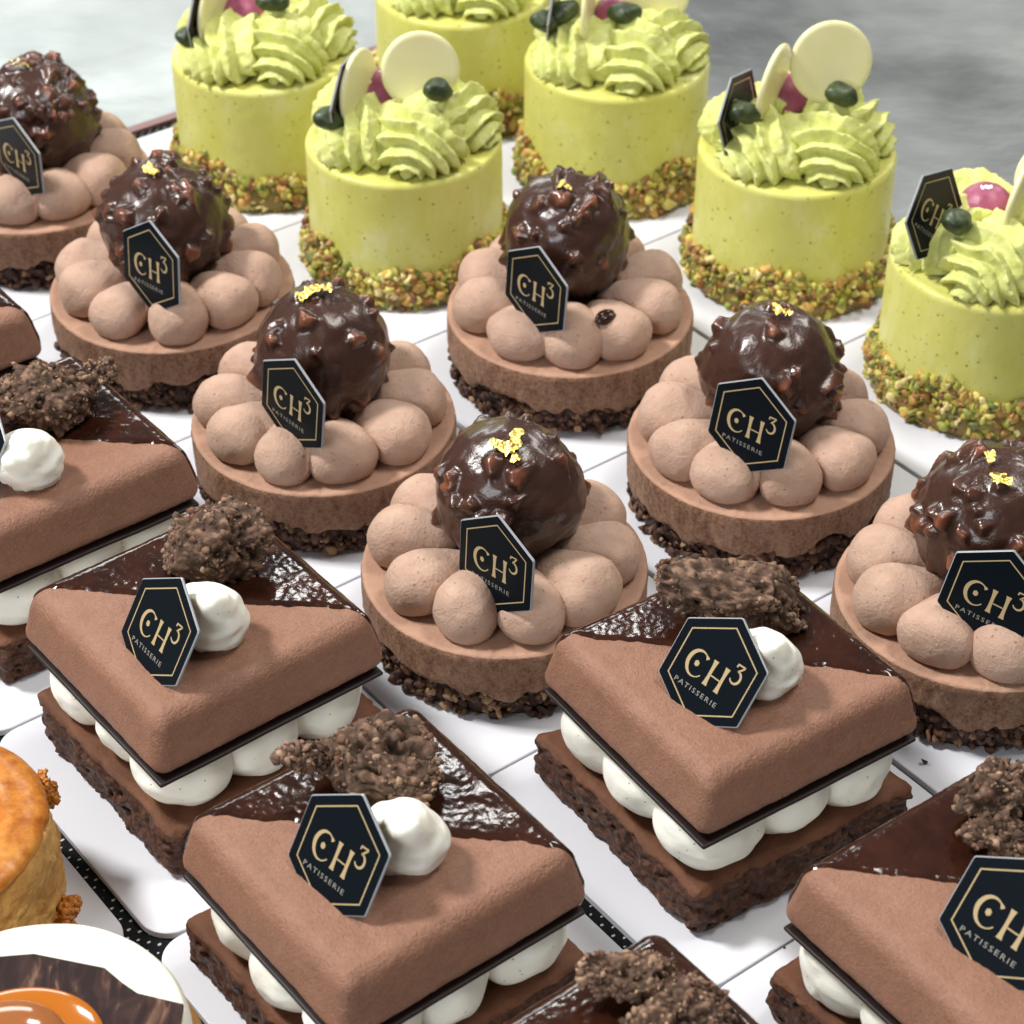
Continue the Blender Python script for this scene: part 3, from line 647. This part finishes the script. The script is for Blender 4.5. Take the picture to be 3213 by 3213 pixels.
SQ = [
 ((-7.9, 43.5), 38.5, 'square chocolate cake with a round lumpy crumble, behind the frontmost whole one', 31, [((.35, 1.35, 5.95), (1.65, 1.35, 1.0), (.2, 0, .3), 0)], ((.45, -1.35, 5.9), (.92, .82, 1.05), (.5, .2, 0)), ((-8.53, 41.41, 6.05), (.732, -.518, .443), (.039, .681, .732), 2.62)),
 ((5.38, 41.42), 33.8, 'square chocolate cake right of and in front of the central praline tart', 32, [((.25, 1.5, 5.9), (2.65, 1.35, .8), (-.25, .2, -.22), 1)], ((.62, -.95, 5.85), (.98, .85, 1.05), (.5, .2, 0)), ((4.77, 39.94, 6.05), (.824, -.439, .359), (.066, .704, .707), 2.6)),
 ((-2.95, 35.45), 38.0, 'square chocolate cake with a crumble jutting out to the left, frontmost whole one', 33, [((-.1, 1.7, 5.9), (2.1, 1.2, .75), (-.2, .15, -.2), 1), ((-1.75, 1.4, 6.25), (.8, .36, .28), (0, .25, .1), 0)], ((.55, -.75, 5.85), (.98, .85, 1.05), (.5, .2, 0)), ((-3.74, 34.01, 6.05), (.783, -.435, .444), (-.026, .691, .722), 2.62)),
 ((10.7, 33.7), 36.0, 'square chocolate cake cut off by the right edge, with bubbly dark glaze over its corner', 34, [((.35, 2.4, 5.95), (1.35, .95, .7), (0, -.2, .5), 0), ((.2, 1.2, 5.6), (1.1, .6, .5), (0, 0, .2), 0)], ((.9, -1.0, 5.85), (.85, .8, .98), (.5, .2, 0)), ((10.42, 32.04, 6.05), (.83, -.42, .37), (.066, .704, .707), 2.75)),
 ((-13.35, 50.6), 38.0, 'square chocolate cake cut off by the left edge, with a broad rough crumble', 35, [((.35, 1.0, 5.95), (1.65, 1.25, .85), (.1, .1, .1), 0), ((1.7, 1.8, 6.15), (.75, .45, .3), (0, -.1, .2), 0)], ((.35, -1.9, 5.85), (.98, .88, .95), (.5, .2, 0)), ((-14.5, 49.11, 6.05), (.732, -.518, .443), (.039, .681, .732), 2.62)),
 ((-18.9, 57.7), 38.0, 'square chocolate cake of which only one rounded corner shows at the left edge', 36, [((.15, .9, 5.9), (1.5, 1.1, .8), (.1, .1, .1), 0)], ((.05, -1.5, 5.8), (.95, .85, .95), (.5, .2, 0)), None),
 ((2.55, 28.35), 38.0, 'square chocolate cake at the bottom edge, only its glazed back corner and crumble showing', 37, [((-.1, 2.6, 5.8), (1.5, .8, .5), (-.2, .2, .3), 1), ((.9, 1.6, 5.7), (1.4, .8, .5), (.1, -.1, .1), 0)], ((.05, -1.5, 5.8), (.95, .85, .95), (.5, .2, 0)), None),
]
for a in SQ: square(*a)

# ------------------------------------------------------------------ baked caramel tart and iced tart
def caramel_tart():
    t0 = thing('baked_caramel_tart', 'golden baked pastry with a glossy caramel rim, cut off by the left edge', 'pastry', (-14.1, 37.6, 0), 0)
    prof = dense([(.05, .02), (2.95, .02), (3.2, .3), (3.28, 1.2), (3.2, 2.4), (3.05, 3.1), (2.7, 3.3), (1.2, 2.6), (.05, 2.4)], .06)
    V, F, th = revolve(prof, 300); N = vnormals(V, F[:, :3])
    V = V+N*(.10*fbm(V*1.0, 5, 3)+.05*fbm(V*6, 8, 3))[:, None]
    k = sst(-.6, .9, fbm(V*1.1, 3, 3))[:, None]*sst(0, .6, V[:, 2])[:, None]
    col = np.array([.42, .165, .03])*(1-k)+np.array([.70, .40, .115])*k
    mk('pastry_shell', V, F, MT['pastry'], t0, col=col)
    n = 220; t = np.linspace(0, 2*np.pi, n, endpoint=False); s = np.linspace(0, 2*np.pi, 40, endpoint=False)
    V = np.concatenate([np.stack([(2.5+.64*math.cos(p))*np.cos(t), (2.5+.64*math.cos(p))*np.sin(t), np.full(n, 3.2+.36*math.sin(p))], 1) for p in np.append(s, 0)])
    F = grid_faces(n, 41); N = vnormals(V, F[:, :3]); V = V+N*(.07*fbm(V*.7, 15, 2)+.008*fbm(V*4, 18, 2))[:, None]
    rm = mk('caramel_rim', V, F, MT['caramel'], t0)
    V, F = ico(4); V = V*np.array([2.1, 2.1, .35]); V += ico(4)[0]*(.1*fbm(V*3, 4, 3))[:, None]
    mk('apple_filling', V+np.array([0, 0, 2.62]), F, MT['caramel'], t0)
    r = rng(4)
    for p, S in (((2.55, 1.75, 2.6), (.42, .5, .55)), ((3.35, -.5, .75), (.3, .5, .42))):
        P, F, C = crumb_rock(int(p[0]*10), S); mk('burnt_caramel_lace', P+np.array(p), F, MT['caramel'], t0)
    def pl(i): a = r.uniform(0, 6.28); q = r.uniform(.4, 1.7); return np.array([q*math.cos(a), q*math.sin(a), 3.45+r.uniform(0, .15)]), r.uniform(.06, .12)
    V, F, C = pebbles(r, 26, 2, pl, lambda i: (.6, .45, .2)); mk('coconut_flakes', V, F, MT['pastry'], t0, col=C)
caramel_tart()
def iced_tart():
    t0 = thing('iced_tart', 'round white iced tart with a caramel drop, in the lower left corner', 'iced tart', (-10.1, 30.72, 0), 0)
    prof = dense([(.05, .02), (3.3, .02), (3.55, .5), (3.62, 2.6), (3.5, 2.75), (.05, 2.75)], .08)
    V, F, th = revolve(prof, 260); N = vnormals(V, F[:, :3]); V = V+N*(.03*fbm(V*2, 5, 3))[:, None]
    mk('pastry_shell', V, F, MT['pastry'], t0, col=np.repeat(np.array([[.42, .19, .05]]), len(V), 0))
    prof = dense([(3.0, 2.6), (3.25, 2.65), (3.32, 3.0), (3.30, 3.75), (3.18, 3.98), (2.9, 4.05), (.05, 4.05)], .08)
    V, F, th = revolve(prof, 260); V[:, :2] *= (1+.012*fbm(V*.5, 6, 2))[:, None]; mk('white_icing', V, F, MT['icing'], t0)
    pts = [(-3.2, 1.0), (-2.2, 1.95), (-.3, 2.15), (1.3, 1.75), (1.72, 1.35), (2.1, 1.05), (3.12, .75), (3.1, -.9), (1.2, -2.6), (-1.5, -2.7), (-3.1, -1.2)]
    n = len(pts); V = [(x, y, 4.06) for x, y in pts]+[(x, y, 4.17) for x, y in pts]
    F = [tuple(range(n, 2*n))]+[(i, (i+1) % n, n+(i+1) % n, n+i) for i in range(n)]
    pc = mk('marbled_chocolate_piece', V, F, MT['marble'], t0, smooth=False)
    V, F = ico(5); V[:, 2] = np.where(V[:, 2] < 0, V[:, 2]*.1, V[:, 2]); a = V*np.array([1.75, 1.55, .16]); mk('caramel_pool', a+np.array([-.15, -.35, 4.18]), F, MT['pool'], pc)
    a = V*np.array([1.3, 1.15, .42]); d = mk('caramel_drop', a+np.array([-.42, -.42, 4.26]), F, MT['drop'], t0)
    leaf(d, [((-.05, -.62, 4.68), (.20, .11), (.1, -.2, 1)), ((-.62, -.72, 4.70), (.15, .12), (-.1, -.2, 1))], MT['gold'], 'gold_flake', 3)
iced_tart()

# ------------------------------------------------------------------ boards, tray, counter
def board(u0, u1, v0, v1, under, rad=.85, tw=0.):
    cu_, cv = (u0+u1)/2, (v0+v1)/2; X, Y = xy(cu_, cv); hx, hy = (u1-u0)/2, (v1-v0)/2
    n = 10; pts = []
    for k, (sx, sy) in enumerate([(1, 1), (-1, 1), (-1, -1), (1, -1)]):
        for t in np.linspace(k*np.pi/2, (k+1)*np.pi/2, n): pts.append((sx*(hx-rad)+rad*math.cos(t), sy*(hy-rad)+rad*math.sin(t)))
    N = len(pts); rings = []
    for z_, ins in ((-.2, 0), (-.02, 0), (0, .025)): rings.append([(x*(1-ins/hx), y*(1-ins/hy), z_) for x, y in pts])
    V = sum(rings, []); F = [tuple(range(2*N, 3*N)), tuple(range(N-1, -1, -1))]
    for j in range(2): F += [(j*N+i, j*N+(i+1) % N, (j+1)*N+(i+1) % N, (j+1)*N+i) for i in range(N)]
    o = mk('cake_board', V, F, MT['board'], smooth=False, loc=(X, Y, 0)); o.rotation_euler = (0, 0, YAW+tw)
    o['label'] = 'white rounded cake board under the '+under; o['category'] = 'cake board'; o['group'] = 'white boards under the cakes'
v = [-70.45, -61.30, -52.20, -43.12, -34.20, -25.18, -16.1]
g = .035
for i, nm in enumerate(['praline tart cut off at the left edge', 'third praline tart of the left row', 'praline tart with the crumpled gold leaf', 'central praline tart', 'square cake right of the centre', 'square cake cut off by the right edge']):
    board(24.88, 34.22, v[i]+g, v[i+1]-g, nm)
for i, nm in enumerate(['pistachio cake left of the back row', 'pistachio cake with silver leaf', 'praline tart carrying a chocolate bean', 'praline tart facing squarely out', 'praline tart at the right edge']):
    board(34.40, 43.88, v[i]+g, v[i+1]-g, nm)
v3 = [-70.6, -61.52, -52.42, -43.40, -34.4]
for i, nm in enumerate(['farthest pistachio cake', 'pistachio cake cut by the upper edge', 'pistachio cake second from the right', 'pistachio cake at the right edge']):
    board(44.05, 53.3, v3[i]+g, v3[i+1]-g, nm)
v0 = [-61.6, -52.5, -43.48, -34.42, -25.32, -16.3]
for i, nm in enumerate(['square cake of which one corner shows', 'square cake with the broad rough crumble', 'square cake with the round lumpy crumble', 'frontmost whole square cake', 'square cake at the bottom edge']):
    board(15.62 if i < 3 else 15.3, 24.78 if i < 3 else 24.45, v0[i]+g, v0[i+1]-g, nm)
board(5.9, 15.22, -44.1, -34.85, 'baked caramel tart'); board(5.9, 14.95, -34.0, -25.0, 'white iced tart')
# tray
tx, ty = xy(29.5, -40.8)
tr = thing('serving_tray', 'black perforated serving tray under all the cakes, seen through gaps between the boards', 'tray', (tx, ty, -.2), YAW)
hu, hv = 24.6, 30.35
mk('perforated_mat', [(-hu, -hv, -.02), (hu, -hv, -.02), (hu, hv, -.02), (-hu, hv, -.02), (-hu, -hv, -.6), (hu, -hv, -.6), (hu, hv, -.6), (-hu, hv, -.6)],
   [(0, 1, 2, 3), (7, 6, 5, 4), (0, 4, 5, 1), (1, 5, 6, 2), (2, 6, 7, 3), (3, 7, 4, 0)], MT['mat'], tr, smooth=False)
V = []; F = []
for a, b, c, d_ in ((-hu-.45, hu+.45, hv, hv+.45), (-hu-.45, hu+.45, -hv-.45, -hv), (hu, hu+.45, -hv, hv), (-hu-.45, -hu, -hv, hv)):
    o = len(V); V += [(a, c, -.7), (b, c, -.7), (b, d_, -.7), (a, d_, -.7), (a, c, .12), (b, c, .12), (b, d_, .12), (a, d_, .12)]
    F += [tuple(o+i for i in q) for q in ((4, 5, 6, 7), (3, 2, 1, 0), (0, 1, 5, 4), (1, 2, 6, 5), (2, 3, 7, 6), (3, 0, 4, 7))]
mk('tray_rim', V, F, MT['rim'], tr, smooth=False)
# counter
ct = mk('counter_top', [(-200, -60, 0), (200, -60, 0), (200, 260, 0), (-200, 260, 0)], [(0, 1, 2, 3)], MT['steel'], smooth=False, loc=(0, 0, -.95))
ct['kind'] = 'structure'
# a few loose crumbs on the boards
import itertools
CR = [(3.3, 33.9, .05), (-2.2, 41.5, .06), (6.6, 36.7, .05), (-9.4, 36.4, .06), (14.5, 40.9, .07), (-1.2, 54.0, .07), (8.0, 61.9, .08), (-11.5, 43.9, .05), (11.9, 52.3, .06), (1.0, 40.5, .05), (1.9, 33.55, .07), (2.35, 33.1, .05), (2.2, 32.1, .06), (10.9, 43.1, .13), (-13.0, 36.9, .05), (4.05, 31.9, .09), (-17.6, 60.9, .16), (9.2, 31.2, .06), (-6.9, 32.6, .05), (9.45, 31.4, .04)]
for i, (x, y, s) in enumerate(CR):
    r = rng(900+i); V, F, C = pebbles(r, 1, 2, lambda k: (np.zeros(3), s), lambda k: (.05, .03, .02))
    o = mk('chocolate_crumb', V, F, MT['crust'], smooth=True, col=C, loc=(x, y, s*.6))
    o['label'] = 'tiny dark chocolate crumb fallen on a white board'; o['category'] = 'crumb'; o['group'] = 'loose crumbs on the boards'
